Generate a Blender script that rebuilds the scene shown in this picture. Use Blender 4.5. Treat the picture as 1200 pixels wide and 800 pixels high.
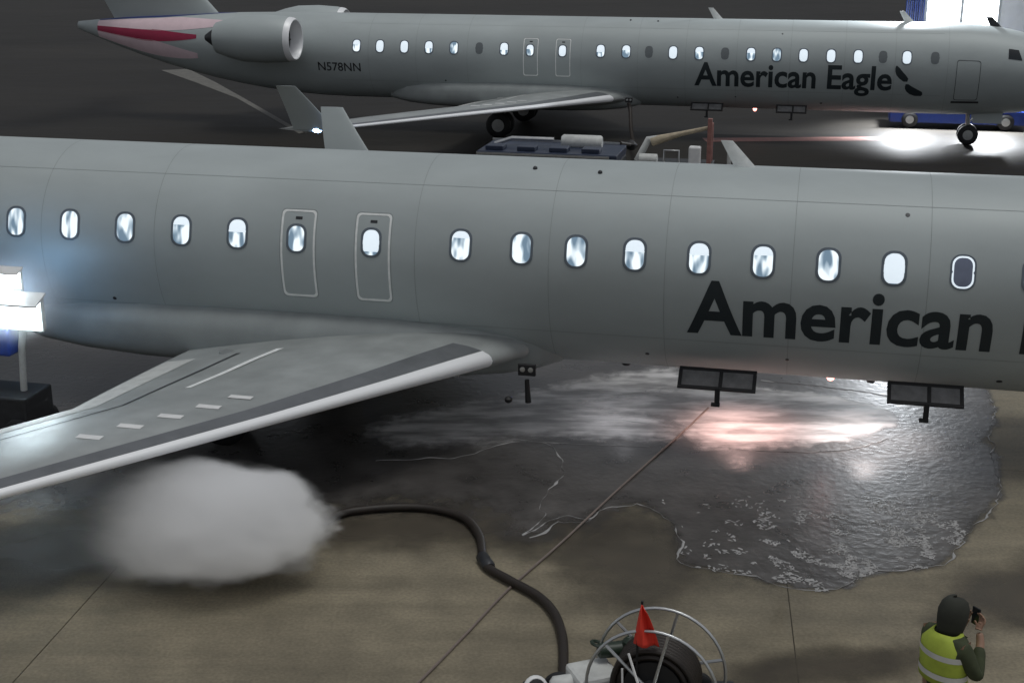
import bpy, bmesh, math, random
from math import sin, cos, pi, radians, sqrt
from mathutils import Vector, Matrix, noise
random.seed(7)
S = bpy.context.scene
for o in list(bpy.data.objects): bpy.data.objects.remove(o)
C = S.collection

# ------------------------------------------------------------------ camera, sky, sun, exposure
cam = bpy.data.objects.new('camera', bpy.data.cameras.new('camera')); C.objects.link(cam)
cam.data.sensor_width = 36; cam.data.lens = 48.0
cam.data.clip_start = 0.1; cam.data.clip_end = 3000
cam.location = (0, 0, 7.156); cam.rotation_euler = (radians(90 - 17.38), 0, 0)
S.camera = cam
SUN = Vector((0.16, -0.10, 0.98)).normalized()
el = math.asin(SUN.z); az = math.atan2(SUN.x, SUN.y)
w = bpy.data.worlds.new('World'); S.world = w; w.use_nodes = True
nt = w.node_tree; bg = nt.nodes['Background']
sky = nt.nodes.new('ShaderNodeTexSky'); sky.sky_type = 'NISHITA'; sky.sun_disc = False
sky.sun_elevation = el; sky.sun_rotation = az
sky.air_density = 1.0; sky.dust_density = 3.0; sky.ozone_density = 0.5
hs = nt.nodes.new('ShaderNodeHueSaturation'); hs.inputs['Saturation'].default_value = 0.3
nt.links.new(sky.outputs[0], hs.inputs['Color']); nt.links.new(hs.outputs[0], bg.inputs[0])
bg.inputs[1].default_value = 0.072
sl = bpy.data.objects.new('apron_floodlighting', bpy.data.lights.new('apron_floodlighting', 'SUN')); C.objects.link(sl)
sl.data.energy = 0.60; sl.data.angle = radians(16); sl.data.color = (0.97, 1.0, 0.97)
sl.rotation_euler = SUN.to_track_quat('Z', 'Y').to_euler()
S.view_settings.view_transform = 'Standard'; S.view_settings.look = 'None'
S.view_settings.exposure = 0.0; S.view_settings.gamma = 1.0
S.render.engine = 'CYCLES'; S.cycles.use_denoising = True
S.render.filter_size = 1.9
S.cycles.sample_clamp_indirect = 4
S.cycles.volume_bounces = 8; S.cycles.volume_step_rate = 2.0

# ------------------------------------------------------------------ materials
def mat(name, col, rough=0.5, metal=0.0, var=0.0, scale=4.0, emit=None, es=1.0, coat=0.0, bump=0.0, bscale=30.0, coord='Object', spec=None, stretch=None, var2=0.0, scale2=0.5):
    m = bpy.data.materials.new(name); m.use_nodes = True
    t = m.node_tree; b = t.nodes['Principled BSDF']
    b.inputs['Base Color'].default_value = (*col, 1); b.inputs['Roughness'].default_value = rough
    b.inputs['Metallic'].default_value = metal; b.inputs['Coat Weight'].default_value = coat
    if spec is not None: b.inputs['Specular IOR Level'].default_value = spec
    src = None
    if var or bump or var2:
        if coord == 'World': src = t.nodes.new('ShaderNodeNewGeometry').outputs['Position']
        else: src = t.nodes.new('ShaderNodeTexCoord').outputs[coord]
        if stretch:
            mp = t.nodes.new('ShaderNodeMapping'); mp.inputs['Scale'].default_value = stretch
            t.links.new(src, mp.inputs[0]); src = mp.outputs[0]
    fac = None
    def nz(sc, det, amp):
        n = t.nodes.new('ShaderNodeTexNoise'); n.inputs['Scale'].default_value = sc; n.inputs['Detail'].default_value = det; n.inputs['Roughness'].default_value = .62
        t.links.new(src, n.inputs['Vector'])
        r = t.nodes.new('ShaderNodeMapRange'); r.inputs[1].default_value = .3; r.inputs[2].default_value = .7
        r.inputs[3].default_value = 1 - amp; r.inputs[4].default_value = 1 + amp
        t.links.new(n.outputs[0], r.inputs[0]); return r.outputs[0], n
    if var:
        fac, n1 = nz(scale, 8, var)
        if var2:
            f2, n2 = nz(scale2, 3, var2)
            mu = t.nodes.new('ShaderNodeMath'); mu.operation = 'MULTIPLY'; t.links.new(fac, mu.inputs[0]); t.links.new(f2, mu.inputs[1]); fac = mu.outputs[0]
        vm = t.nodes.new('ShaderNodeVectorMath'); vm.operation = 'SCALE'; vm.inputs[0].default_value = col
        t.links.new(fac, vm.inputs['Scale']); t.links.new(vm.outputs[0], b.inputs['Base Color'])
        rr = t.nodes.new('ShaderNodeMapRange'); rr.inputs[3].default_value = max(0.02, rough - .12); rr.inputs[4].default_value = min(1, rough + .12)
        t.links.new(n1.outputs[0], rr.inputs[0]); t.links.new(rr.outputs[0], b.inputs['Roughness'])
    if bump:
        n = t.nodes.new('ShaderNodeTexNoise'); n.inputs['Scale'].default_value = bscale; n.inputs['Detail'].default_value = 6
        t.links.new(src, n.inputs['Vector'])
        bp = t.nodes.new('ShaderNodeBump'); bp.inputs['Strength'].default_value = bump; bp.inputs['Distance'].default_value = .02
        t.links.new(n.outputs[0], bp.inputs['Height']); t.links.new(bp.outputs[0], b.inputs['Normal'])
    if emit:
        b.inputs['Emission Color'].default_value = (*emit, 1); b.inputs['Emission Strength'].default_value = es
    return m
M = {}
M['skin'] = mat('silver_paint', (.43, .475, .475), .52, .08, .06, 1.3, bump=.015, bscale=3, var2=.06, scale2=.35, stretch=(.5, 1, 1))
M['fair'] = mat('fairing_paint', (.31, .335, .33), .55, .05, .09, 2.0, var2=.08, scale2=.5)
M['wing'] = mat('wing_grey', (.36, .38, .375), .45, .2, .12, 2.5, var2=.12, scale2=.6)
M['slat'] = mat('slat_grey', (.17, .18, .19), .38, .3, .12, 3)
M['alu'] = mat('bare_aluminium', (.94, .95, .96), .42, .1)  # near-white, barely metallic: the polished edge's highlight is put into the colour
M['dark'] = mat('black_rubber', (.012, .012, .013), .6, 0, .3, 9)
M['gun'] = mat('dark_gunmetal', (.05, .052, .056), .45, .5, .2, 8)
M['navy'] = mat('lettering_navy', (.018, .027, .032), .5, 0, .12, 5)
M['outline'] = mat('outline_white', (.88, .90, .88), .5, 0, .1, 9)
M['white'] = mat('white_paint', (.78, .78, .77), .45, 0, .08, 6)
M['offwhite'] = mat('offwhite_paint', (.56, .57, .55), .5, 0, .15, 6)
M['seam'] = mat('panel_seam', (.30, .33, .33), .6, 0, .1, 3)
M['frame'] = mat('window_frame', (.17, .20, .23), .35, .4, .1, 9)
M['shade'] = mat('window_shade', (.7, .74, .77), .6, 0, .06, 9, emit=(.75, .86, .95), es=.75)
M['dimshade'] = mat('closed_window_shade', (.16, .18, .19), .6, 0, .1, 9)
M['blindpane'] = mat('unlit_pane', (.20, .23, .32), .12, 0, .1, 6)
M['red'] = mat('red_paint', (.42, .02, .035), .45, 0, .1, 5)
M['pinkpaint'] = mat('worn_red_paint', (.30, .14, .12), .6, 0, .25, 6)
M['flag'] = mat('red_flag_cloth', (.85, .06, .035), .8, 0, .06, 20)
M['blue'] = mat('blue_paint', (.02, .05, .26), .4, 0, .12, 4, coat=.2)
M['deckblue'] = mat('blue_deck', (.022, .032, .06), .4, 0, .2, 4)
M['grey'] = mat('grey_machine', (.38, .39, .38), .5, 0, .14, 7)
M['hatchgrey'] = mat('hatch_lining', (.16, .16, .16), .5, 0, .3, 7)
M['green'] = mat('dark_green_valve', (.02, .035, .022), .45, 0, .2, 9)
M['hose'] = mat('hose_rubber', (.022, .016, .012), .55, 0, .25, 12, bump=.15, bscale=60)
M['steel'] = mat('galvanised_steel', (.55, .56, .56), .35, .8, .1, 10)
M['cable'] = mat('cable_grey', (.20, .16, .14), .6, 0, .15, 20)
M['wood'] = mat('tan_boom', (.45, .38, .27), .6, 0, .2, 9)
M['concrete'] = mat('apron_concrete', (.195, .168, .116), .72, 0, .16, 2.2, coord='World', bump=.25, bscale=40, var2=.30, scale2=.28)
def grain(m, sc, amp):
    t = m.node_tree; b = t.nodes['Principled BSDF']; l = b.inputs['Base Color'].links[0]; src = l.from_socket
    g_ = t.nodes.new('ShaderNodeNewGeometry'); n = t.nodes.new('ShaderNodeTexNoise'); n.inputs['Scale'].default_value = sc; n.inputs['Detail'].default_value = 3
    t.links.new(g_.outputs['Position'], n.inputs['Vector'])
    st_ = t.nodes.new('ShaderNodeMapping'); st_.inputs['Scale'].default_value = (.12, 1.1, 1); st_.inputs['Rotation'].default_value = (0, 0, .32); t.links.new(g_.outputs['Position'], st_.inputs[0])
    n2 = t.nodes.new('ShaderNodeTexNoise'); n2.inputs['Scale'].default_value = 2.2; n2.inputs['Detail'].default_value = 5; t.links.new(st_.outputs[0], n2.inputs['Vector'])
    r = t.nodes.new('ShaderNodeMapRange'); r.inputs[1].default_value = .3; r.inputs[2].default_value = .7; r.inputs[3].default_value = 1 - amp; r.inputs[4].default_value = 1 + amp; t.links.new(n.outputs[0], r.inputs[0])
    r2 = t.nodes.new('ShaderNodeMapRange'); r2.inputs[1].default_value = .35; r2.inputs[2].default_value = .65; r2.inputs[3].default_value = .82; r2.inputs[4].default_value = 1.15; t.links.new(n2.outputs[0], r2.inputs[0])
    mu = t.nodes.new('ShaderNodeMath'); mu.operation = 'MULTIPLY'; t.links.new(r.outputs[0], mu.inputs[0]); t.links.new(r2.outputs[0], mu.inputs[1])
    vm = t.nodes.new('ShaderNodeVectorMath'); vm.operation = 'SCALE'; t.links.new(src, vm.inputs[0]); t.links.new(mu.outputs[0], vm.inputs['Scale']); t.links.new(vm.outputs[0], b.inputs['Base Color'])
grain(M['concrete'], 26, .16)
M['asphalt'] = mat('asphalt', (.024, .0215, .0185), .62, 0, .25, 1.2, coord='World', bump=.25, bscale=30, var2=.4, scale2=.09, stretch=(.35, 1, 1), spec=.2)  # very dark asphalt; its tone stands in for floodlight fading with distance
M['joint'] = mat('joint_filler', (.08, .07, .052), .8, 0, .2, 3, coord='World')
M['line'] = mat('worn_white_line', (.14, .135, .12), .7, 0, .3, 3, coord='World')
M['foam'] = mat('foam', (.33, .325, .32), .55, 0, .3, 5, coord='World')
M['glass'] = mat('dark_glass', (.015, .02, .025), .08, 0)
M['lamp'] = mat('lamp_lens', (.9, .95, 1), .3, 0, emit=(.78, .93, 1.0), es=24)
M['navlamp'] = mat('navigation_lens', (.6, .8, 1), .3, 0, emit=(.35, .6, 1.0), es=14)
M['beacon'] = mat('beacon_lens', (.8, .1, .08), .3, 0, emit=(1, .35, .28), es=5)
M['cabin'] = mat('lit_bridge_glass', (.9, .9, .9), .3, 0, emit=(.93, .97, 1.0), es=6)
M['vest'] = mat('hi_vis_yellow', (.40, .49, .06), .75, 0, .12, 12)
M['jacket'] = mat('dark_olive_jacket', (.045, .055, .025), .85, 0, .2, 14)
M['trousers'] = mat('black_trousers', (.014, .013, .014), .85, 0, .2, 14)
M['hood'] = mat('dark_hood', (.03, .032, .024), .85, 0, .2, 16)
M['face'] = mat('skin_tone', (.32, .19, .13), .55, 0, .08, 16)
M['silverband'] = mat('reflective_band', (.75, .76, .74), .4, .3, .05, 9)
M['tailwhite'] = mat('tail_pale_pink', (.80, .62, .66), .5, 0, .06, 3)
M['tailred'] = mat('tail_red', (.36, .02, .07), .5, 0, .1, 3)
M['tailblue'] = mat('tail_blue', (.03, .05, .2), .5, 0, .1, 3)
M['bridge'] = mat('bridge_cladding', (.5, .52, .54), .5, .1, .1, 1.5)

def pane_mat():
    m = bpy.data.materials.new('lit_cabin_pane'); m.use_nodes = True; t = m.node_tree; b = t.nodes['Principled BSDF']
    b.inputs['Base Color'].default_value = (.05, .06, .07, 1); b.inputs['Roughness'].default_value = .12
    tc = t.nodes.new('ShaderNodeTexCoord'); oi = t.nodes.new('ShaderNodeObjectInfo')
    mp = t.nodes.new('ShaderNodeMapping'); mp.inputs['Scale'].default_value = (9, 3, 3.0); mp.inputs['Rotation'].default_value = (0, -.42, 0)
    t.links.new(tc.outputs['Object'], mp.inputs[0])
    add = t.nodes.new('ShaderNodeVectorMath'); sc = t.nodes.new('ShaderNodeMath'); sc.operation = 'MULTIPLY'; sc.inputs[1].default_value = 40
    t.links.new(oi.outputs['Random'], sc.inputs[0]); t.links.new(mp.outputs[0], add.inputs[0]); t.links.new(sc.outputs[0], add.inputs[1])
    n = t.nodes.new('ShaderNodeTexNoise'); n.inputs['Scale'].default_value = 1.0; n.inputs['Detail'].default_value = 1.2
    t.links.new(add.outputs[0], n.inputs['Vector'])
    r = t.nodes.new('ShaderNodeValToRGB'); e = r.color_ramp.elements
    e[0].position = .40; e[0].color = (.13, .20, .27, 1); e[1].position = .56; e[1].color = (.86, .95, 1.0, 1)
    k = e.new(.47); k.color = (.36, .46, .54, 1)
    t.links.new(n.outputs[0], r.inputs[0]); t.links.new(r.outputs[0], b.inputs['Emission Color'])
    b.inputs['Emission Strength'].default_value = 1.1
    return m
M['pane'] = pane_mat()

def wet_mat(name, col, rough, bump, bs, film=0.0):
    m = mat(name, col, rough, 0, .35, 1.6, coord='World', bump=bump, bscale=bs, var2=.3, scale2=.5)
    b = m.node_tree.nodes['Principled BSDF']; b.inputs['Specular IOR Level'].default_value = .5
    return m
M['wet'] = wet_mat('wet_concrete', (.072, .066, .062), .3, .3, 9)

def film_mat():
    m = mat('foam_film', (.62, .60, .59), .4, 0, .3, 2.2, coord='World', stretch=(.6, 1.6, 1))
    t = m.node_tree; b = t.nodes['Principled BSDF']; out = t.nodes['Material Output']
    g = t.nodes.new('ShaderNodeNewGeometry'); mp = t.nodes.new('ShaderNodeMapping'); mp.inputs['Scale'].default_value = (.7, 2.2, 1)
    t.links.new(g.outputs['Position'], mp.inputs[0])
    n = t.nodes.new('ShaderNodeTexNoise'); n.inputs['Scale'].default_value = 1.5; n.inputs['Detail'].default_value = 7
    t.links.new(mp.outputs[0], n.inputs['Vector'])
    r = t.nodes.new('ShaderNodeMapRange'); r.inputs[1].default_value = .40; r.inputs[2].default_value = .58; r.inputs[3].default_value = .45; r.inputs[4].default_value = .97
    t.links.new(n.outputs[0], r.inputs[0]); t.links.new(r.outputs[0], b.inputs['Alpha'])
    return m
M['film'] = film_mat()

# ------------------------------------------------------------------ mesh helpers
def link(name, me, m, parent=None, smooth=True):
    o = bpy.data.objects.new(name, me); C.objects.link(o)
    if m and not me.materials: me.materials.append(M[m] if isinstance(m, str) else m)
    if smooth:
        for p in me.polygons: p.use_smooth = True
    if parent: o.parent = parent
    return o
def tag(o, label=None, cat=None, group=None, kind=None):
    if label: o['label'] = label
    if cat: o['category'] = cat
    if group: o['group'] = group
    if kind: o['kind'] = kind
    return o
def empty(name, loc, rz, label, cat, group=None):
    o = bpy.data.objects.new(name, None); C.objects.link(o); o.location = loc; o.rotation_euler = (0, 0, rz)
    return tag(o, label, cat, group)
class MB:
    def __init__(s): s.v = []; s.f = []
    def add(s, V, F):
        k = len(s.v); s.v += [tuple(q) for q in V]; s.f += [tuple(i + k for i in f) for f in F]; return s
    def box(s, c, d, R=None):
        V = [Vector((x * d[0] / 2, y * d[1] / 2, z * d[2] / 2)) for x in (-1, 1) for y in (-1, 1) for z in (-1, 1)]
        if R is not None: V = [R @ q for q in V]
        V = [q + Vector(c) for q in V]
        return s.add(V, [(0, 1, 3, 2), (4, 6, 7, 5), (0, 4, 5, 1), (2, 3, 7, 6), (0, 2, 6, 4), (1, 5, 7, 3)])
    def loft(s, secs, cap=True, closed=True):
        n = len(secs[0]); V = [p for q in secs for p in q]; F = []
        for i in range(len(secs) - 1):
            for j in range(n if closed else n - 1):
                a = i * n + j; b = i * n + (j + 1) % n
                F.append((a, b, b + n, a + n))
        if cap: F.append(tuple(range(n))[::-1]); F.append(tuple(range((len(secs) - 1) * n, len(secs) * n)))
        return s.add(V, F)
    def tube(s, pts, r, n=8, cap=True):
        pts = [Vector(q) for q in pts]; rs = r if isinstance(r, (list, tuple)) else [r] * len(pts); secs = []
        up = None
        for i, q in enumerate(pts):
            t = (pts[min(i + 1, len(pts) - 1)] - pts[max(i - 1, 0)])
            if t.length < 1e-9: t = Vector((0, 0, 1))
            t.normalize()
            if up is None: up = Vector((0, 0, 1)) if abs(t.z) < .9 else Vector((1, 0, 0))
            a = t.cross(up).normalized(); b = a.cross(t).normalized(); up = b
            secs.append([q + (a * cos(2 * pi * k / n) + b * sin(2 * pi * k / n)) * rs[i] for k in range(n)])
        return s.loft(secs, cap)
    def lathe(s, c, ax, prof, n=24, cap=True):
        ax = Vector(ax).normalized(); c = Vector(c); u = Vector((0, 0, 1)) if abs(ax.z) < .9 else Vector((1, 0, 0))
        a = ax.cross(u).normalized(); b = ax.cross(a)
        return s.loft([[c + ax * d + (a * cos(2 * pi * k / n) + b * sin(2 * pi * k / n)) * r for k in range(n)] for d, r in prof], cap)
    def torus(s, c, ax, R, r, n=32, m=8):
        ax = Vector(ax).normalized(); c = Vector(c); u = Vector((0, 0, 1)) if abs(ax.z) < .9 else Vector((1, 0, 0))
        a = ax.cross(u).normalized(); b = ax.cross(a); V = []; F = []
        for i in range(n):
            d = a * cos(2 * pi * i / n) + b * sin(2 * pi * i / n)
            for j in range(m): V.append(c + d * (R + r * cos(2 * pi * j / m)) + ax * r * sin(2 * pi * j / m))
        for i in range(n):
            for j in range(m):
                F.append((i * m + j, ((i + 1) % n) * m + j, ((i + 1) % n) * m + (j + 1) % m, i * m + (j + 1) % m))
        return s.add(V, F)
    def make(s, name, m, parent=None, smooth=False, bevel=0, origin=None):
        V = s.v
        if origin is not None: V = [(x - origin[0], y - origin[1], z - origin[2]) for x, y, z in V]
        me = bpy.data.meshes.new(name); me.from_pydata(V, [], s.f)
        bm = bmesh.new(); bm.from_mesh(me); bmesh.ops.recalc_face_normals(bm, faces=bm.faces); bm.to_mesh(me); bm.free()
        o = link(name, me, m, parent, smooth)
        if origin is not None: o.location = origin
        if bevel:
            b = o.modifiers.new('bevel', 'BEVEL'); b.width = bevel; b.segments = 2; b.limit_method = 'ANGLE'
        if smooth:
            try: me.set_sharp_from_angle(angle=radians(45))
            except Exception: pass
        return o
def smoothpath(P, k=6):
    P = [Vector(q) for q in P]; out = []
    for i in range(len(P) - 1):
        a = P[max(i - 1, 0)]; b = P[i]; c = P[i + 1]; d = P[min(i + 2, len(P) - 1)]
        for j in range(k):
            t = j / k
            out.append(.5 * ((2 * b) + (c - a) * t + (2 * a - 5 * b + 4 * c - d) * t * t + (3 * b - a - 3 * c + d) * t ** 3))
    out.append(P[-1]); return out

# ------------------------------------------------------------------ ground
def sheet(name, P, z, m, label=None):
    me = bpy.data.meshes.new(name); me.from_pydata([(x, y, z) for x, y in P], [], [tuple(range(len(P)))]); me.update()
    return link(name, me, m, None, False)
g = sheet('ground', [(-900, -300), (900, -300), (900, 1500), (-900, 1500)], -.03, 'asphalt'); g['kind'] = 'structure'
GA = radians(-7.8); gu = Vector((cos(GA), sin(GA))); gv = Vector((-sin(GA), cos(GA))); G0 = Vector((.95, 17.84))
SL = 7.6
ap = bpy.data.objects.new('apron', None)
def gp(u, v): q = G0 + gu * u + gv * v; return (q.x, q.y)
U0, U1, V0, V1 = -7, 7, -3, 2
me = bpy.data.meshes.new('apron'); me.from_pydata([(*gp(SL * (a + .35), SL * b), -.014) for a, b in ((U0, V0), (U1, V0), (U1, V1), (U0, V1))], [], [(0, 1, 2, 3)])
ap = link('apron', me, 'joint', None, False); ap['kind'] = 'structure'
hb = SL / 2 - .006
slabme = MB().box((0, 0, -.006), (2 * hb, 2 * hb, .012)).make('slab', 'concrete', ap)
first = True
for i in range(U0, U1):
    for j in range(V0, V1):
        o = slabme if first else slabme.copy()
        if not first: C.objects.link(o)
        first = False
        x, y = gp(SL * (i + .35 + .5), SL * (j + .5)); o.location = (x, y, random.uniform(-.0015, .0015)); o.rotation_euler = (0, 0, GA); o.parent = ap

PUD = [(7.44,20.44),(7.35,19.54),(6.97,18.64),(6.75,17.8),(6.55,17.18),(6.4,16.5),(6.12,15.95),(5.85,15.5),(5.42,14.95),(5.16,14.48),(4.73,14.15),(4.18,14.09),(3.65,13.68),(3.35,13.6),(2.95,13.76),(2.61,14.01),(2.28,14.1),(1.92,14.36),(2.04,14.95),(1.9,15.53),(1.57,15.95),(1.06,15.69),(.94,15.39),(.57,15.39),(.41,15.08),(.12,15.01),(-.11,15.4),(-.35,15.62),(-.75,15.85),(-1.4,15.95),(-2.2,15.8),(-3.2,15.9),(-4.4,15.75),(-5.6,15.9),(-7.5,15.8),(-9.5,16.6),(-10.5,19),(-10,22.2),(-7.5,23.6),(-4,22.8),(-1.5,23.2),(1.42,22.3),(4.31,22.9),(7.05,22.0)]  # spill on the right; left part puts shade under the wing into colour
def wobble(P, step=.07, amp=.06):
    out = []
    for i in range(len(P)):
        a = Vector((*P[i], 0)); b = Vector((*P[(i + 1) % len(P)], 0)); L = (b - a).length; n = max(1, int(L / step))
        for k in range(n):
            q = a.lerp(b, k / n); q += Vector((noise.noise(q * 3.1), noise.noise(q * 3.1 + Vector((9, 4, 1))), 0)) * amp * 1.4 + Vector((noise.noise(q * 11), noise.noise(q * 11 + Vector((3, 7, 2))), 0)) * amp * .7
            out.append((q.x, q.y))
    return out
PUD = [(q.x, q.y) for q in smoothpath([(*q, 0) for q in PUD + PUD[:1]], 3)][:-1]
PW = wobble(PUD)
def inside(P, x, y):
    c = False; j = len(P) - 1
    for i in range(len(P)):
        if (P[i][1] > y) != (P[j][1] > y) and x < (P[j][0] - P[i][0]) * (y - P[i][1]) / (P[j][1] - P[i][1]) + P[i][0]: c = not c
        j = i
    return c
def pdist(P, x, y):
    d = 81.0
    for i in range(len(P)):
        ax_, ay = P[i]; bx, by = P[(i + 1) % len(P)]; dx, dy = bx - ax_, by - ay
        t_ = max(0, min(1, ((x - ax_) * dx + (y - ay) * dy) / (dx * dx + dy * dy + 1e-12))); ex = x - ax_ - t_ * dx; ey = y - ay - t_ * dy; d = min(d, ex * ex + ey * ey)
    d = sqrt(d); return d if inside(P, x, y) else -d
def feathered(name, P, z, m, soft, st):
    x0 = min(q[0] for q in P) - .7; y0 = min(q[1] for q in P) - .7; nx = int((max(q[0] for q in P) + .7 - x0) / st); ny = int((max(q[1] for q in P) + .7 - y0) / st); V = []; att = []
    for j in range(ny + 1):
        for i in range(nx + 1):
            x, y = x0 + i * st, y0 + j * st; V.append((x, y, z)); q = Vector((x, y, 0))
            d = pdist(P, x, y) + .14 * noise.noise(q * 1.3) + .10 * noise.noise(q * 4.1); att.append(max(0, min(1, .5 + d / soft(x, y) * .5)))
    F = [(j * (nx + 1) + i, j * (nx + 1) + i + 1, (j + 1) * (nx + 1) + i + 1, (j + 1) * (nx + 1) + i) for j in range(ny) for i in range(nx)]
    F = [f for f in F if any(att[k] > 0 for k in f)]
    me = bpy.data.meshes.new(name); me.from_pydata(V, [], F)
    at = me.attributes.new('wetness', 'FLOAT', 'POINT'); at.data.foreach_set('value', att)
    return link(name, me, m, None, True)
def feather_mat(m):
    t = m.node_tree; b_ = t.nodes['Principled BSDF']; an = t.nodes.new('ShaderNodeAttribute'); an.attribute_name = 'wetness'
    gn = t.nodes.new('ShaderNodeNewGeometry'); n_ = t.nodes.new('ShaderNodeTexNoise'); n_.inputs['Scale'].default_value = 5; n_.inputs['Detail'].default_value = 6; t.links.new(gn.outputs['Position'], n_.inputs['Vector'])
    ma = t.nodes.new('ShaderNodeMath'); ma.operation = 'MULTIPLY_ADD'; ma.inputs[1].default_value = .7; t.links.new(n_.outputs[0], ma.inputs[0]); t.links.new(an.outputs['Fac'], ma.inputs[2])
    mr = t.nodes.new('ShaderNodeMapRange'); mr.inputs[1].default_value = .55; mr.inputs[2].default_value = 1.15; mr.interpolation_type = 'SMOOTHSTEP'; t.links.new(ma.outputs[0], mr.inputs[0]); out = mr.outputs[0]
    if b_.inputs['Alpha'].links:
        mu = t.nodes.new('ShaderNodeMath'); mu.operation = 'MULTIPLY'; t.links.new(b_.inputs['Alpha'].links[0].from_socket, mu.inputs[0]); t.links.new(out, mu.inputs[1]); out = mu.outputs[0]
    t.links.new(out, b_.inputs['Alpha'])
feather_mat(M['wet']); feather_mat(M['film'])
o = feathered('puddle', PUD, .006, 'wet', lambda x, y: .16 if x > 2.2 else .16 + .75 * min(1, (2.2 - x) / 2.5), .14); o['kind'] = 'structure'
def dark_patch_mat():
    m = mat('damp_stain', (.075, .062, .044), .6, 0, .2, 2.2, coord='World')  # soft-edged patch of darker brown ground
    t = m.node_tree; b = t.nodes['Principled BSDF']; tc = t.nodes.new('ShaderNodeTexCoord')
    n = t.nodes.new('ShaderNodeTexNoise'); n.inputs['Scale'].default_value = 1.1; n.inputs['Detail'].default_value = 6
    g_ = t.nodes.new('ShaderNodeNewGeometry'); t.links.new(g_.outputs['Position'], n.inputs['Vector'])
    vl = t.nodes.new('ShaderNodeVectorMath'); vl.operation = 'LENGTH'; t.links.new(tc.outputs['Object'], vl.inputs[0])
    ma = t.nodes.new('ShaderNodeMath'); ma.operation = 'MULTIPLY_ADD'; ma.inputs[1].default_value = .9; t.links.new(n.outputs[0], ma.inputs[0]); t.links.new(vl.outputs['Value'], ma.inputs[2])
    r = t.nodes.new('ShaderNodeMapRange'); r.inputs[1].default_value = 1.45; r.inputs[2].default_value = .65; r.inputs[3].default_value = 0; r.inputs[4].default_value = .75; r.interpolation_type = 'SMOOTHSTEP'
    t.links.new(ma.outputs[0], r.inputs[0]); t.links.new(r.outputs[0], b.inputs['Alpha']); return m
M['stain'] = dark_patch_mat()
for x_, y_, sx_, sy_, rz_, k_ in ((1.35, 14.6, 1.7, 2.0, .3, 0), (-1.2, 15.3, 3.4, .9, 0, 1), (5.8, 13.6, 2.2, 1.0, .5, 2), (-5.2, 14.6, 3.2, 1.4, 0, 3), (3.2, 12.0, 1.5, .5, .2, 4)):
    me = bpy.data.meshes.new('damp_stain'); me.from_pydata([(-1.2, -1.2, 0), (1.2, -1.2, 0), (1.2, 1.2, 0), (-1.2, 1.2, 0)], [], [(0, 1, 2, 3)])
    o = link('damp_stain', me, 'stain', None, False); o.location = (x_, y_, .0028 + .0005 * k_); o.scale = (sx_, sy_, 1); o.rotation_euler = (0, 0, rz_); o['kind'] = 'structure'
FILM = [(2.71,20.48),(3.27,20.64),(4.03,20.31),(4.79,20.06),(5.63,19.7),(5.71,19.18),(5.58,18.75),(5.14,18.31),(4.67,18.11),(4.28,17.98),(3.65,17.86),(3.1,17.76),(2.63,17.86),(2.57,18.49),(2.41,19.02),(1.79,19.21),(1.16,19.4),(.91,19.62),(1.58,19.85),(2.27,20.16)]
o = feathered('foam_film', FILM, .011, 'film', lambda x, y: .14 if x > 4.2 else .35, .07)
tag(o, 'pale milky film of foam spread on the wet concrete under the fuselage', 'foam', kind='stuff')
SHEEN = [(-1.0,19.6),(.3,20.2),(1.4,20.9),(2.6,21.3),(3.2,20.9),(2.6,20.0),(2.0,19.3),(2.4,18.7),(2.2,18.1),(1.2,18.2),(.3,18.3),(-.6,18.0),(-1.6,17.9),(-2.0,18.6)]  # added pale sheet: the wet ground's reflection put in as colour
o = feathered('foam_film', SHEEN, .0095, 'film', lambda x, y: .45, .1)
tag(o, 'thin grey streaks of foam on the wet concrete between wing root and hatch', 'foam', kind='stuff')
# foam edge ribbon
def ribbon(mb, P, wf, z=.007, h=.012):
    P = [Vector((*q, 0)) for q in P]; secs = []
    for i, q in enumerate(P):
        t = P[min(i + 1, len(P) - 1)] - P[max(i - 1, 0)]; t.normalize(); nrm = Vector((-t.y, t.x, 0)); wd = wf(i, q)
        hh = h * (.4 + wd * 12)
        secs.append([q + nrm * wd + Vector((0, 0, z)), q + nrm * wd * .4 + Vector((0, 0, z + hh)), q - nrm * wd * .4 + Vector((0, 0, z + hh)), q - nrm * wd + Vector((0, 0, z))])
    mb.loft(secs, False, False)
mb = MB()
n1 = next(i for i, q in enumerate(PW) if q[0] < .15 and i > 50)
ribbon(mb, PW[int(len(PW) * .005):n1], lambda i, q: max(.0004, .001 + .028 * max(0, noise.noise(q * 1.7) - .05) + .02 * noise.noise(q * 9)))
for st in ([(-1.87,17.36),(-1.18,17.45),(-.65,17.54),(-.12,18.01),(.48,18.04),(.96,17.99),(1.91,17.88)],
           [(0,18.17),(.48,18.01),(.64,17.53),(.68,16.92),(.49,16.36),(.34,15.82),(.42,15.57),(.12,15.01)], [(.12,15.01),(.25,15.15),(.63,15.57),(.95,15.49),(1.1,15.75)],
           [(.9,19.0),(1.7,18.9),(2.5,18.55)], [(.6,19.9),(1.5,20.0),(2.6,20.4)], [(4.0,20.75),(4.9,20.45),(5.9,20.0)], [(2.6,17.95),(3.6,17.7),(4.6,17.75),(5.4,18.2)]):
    PP = smoothpath([(*q, 0) for q in st], 10)
    PP = [(q.x + .05 * noise.noise(q * 4), q.y + .05 * noise.noise(q * 4 + Vector((5, 5, 5)))) for q in PP]
    ribbon(mb, PP, lambda i, q: max(.0004, .001 + .035 * max(0, noise.noise(q * 1.9) - .02) + .016 * noise.noise(q * 8)))
tag(mb.make('foam_edge', 'foam', smooth=True), 'thin scalloped line of pale foam along the edge of the spill', 'foam', kind='stuff')
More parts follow.
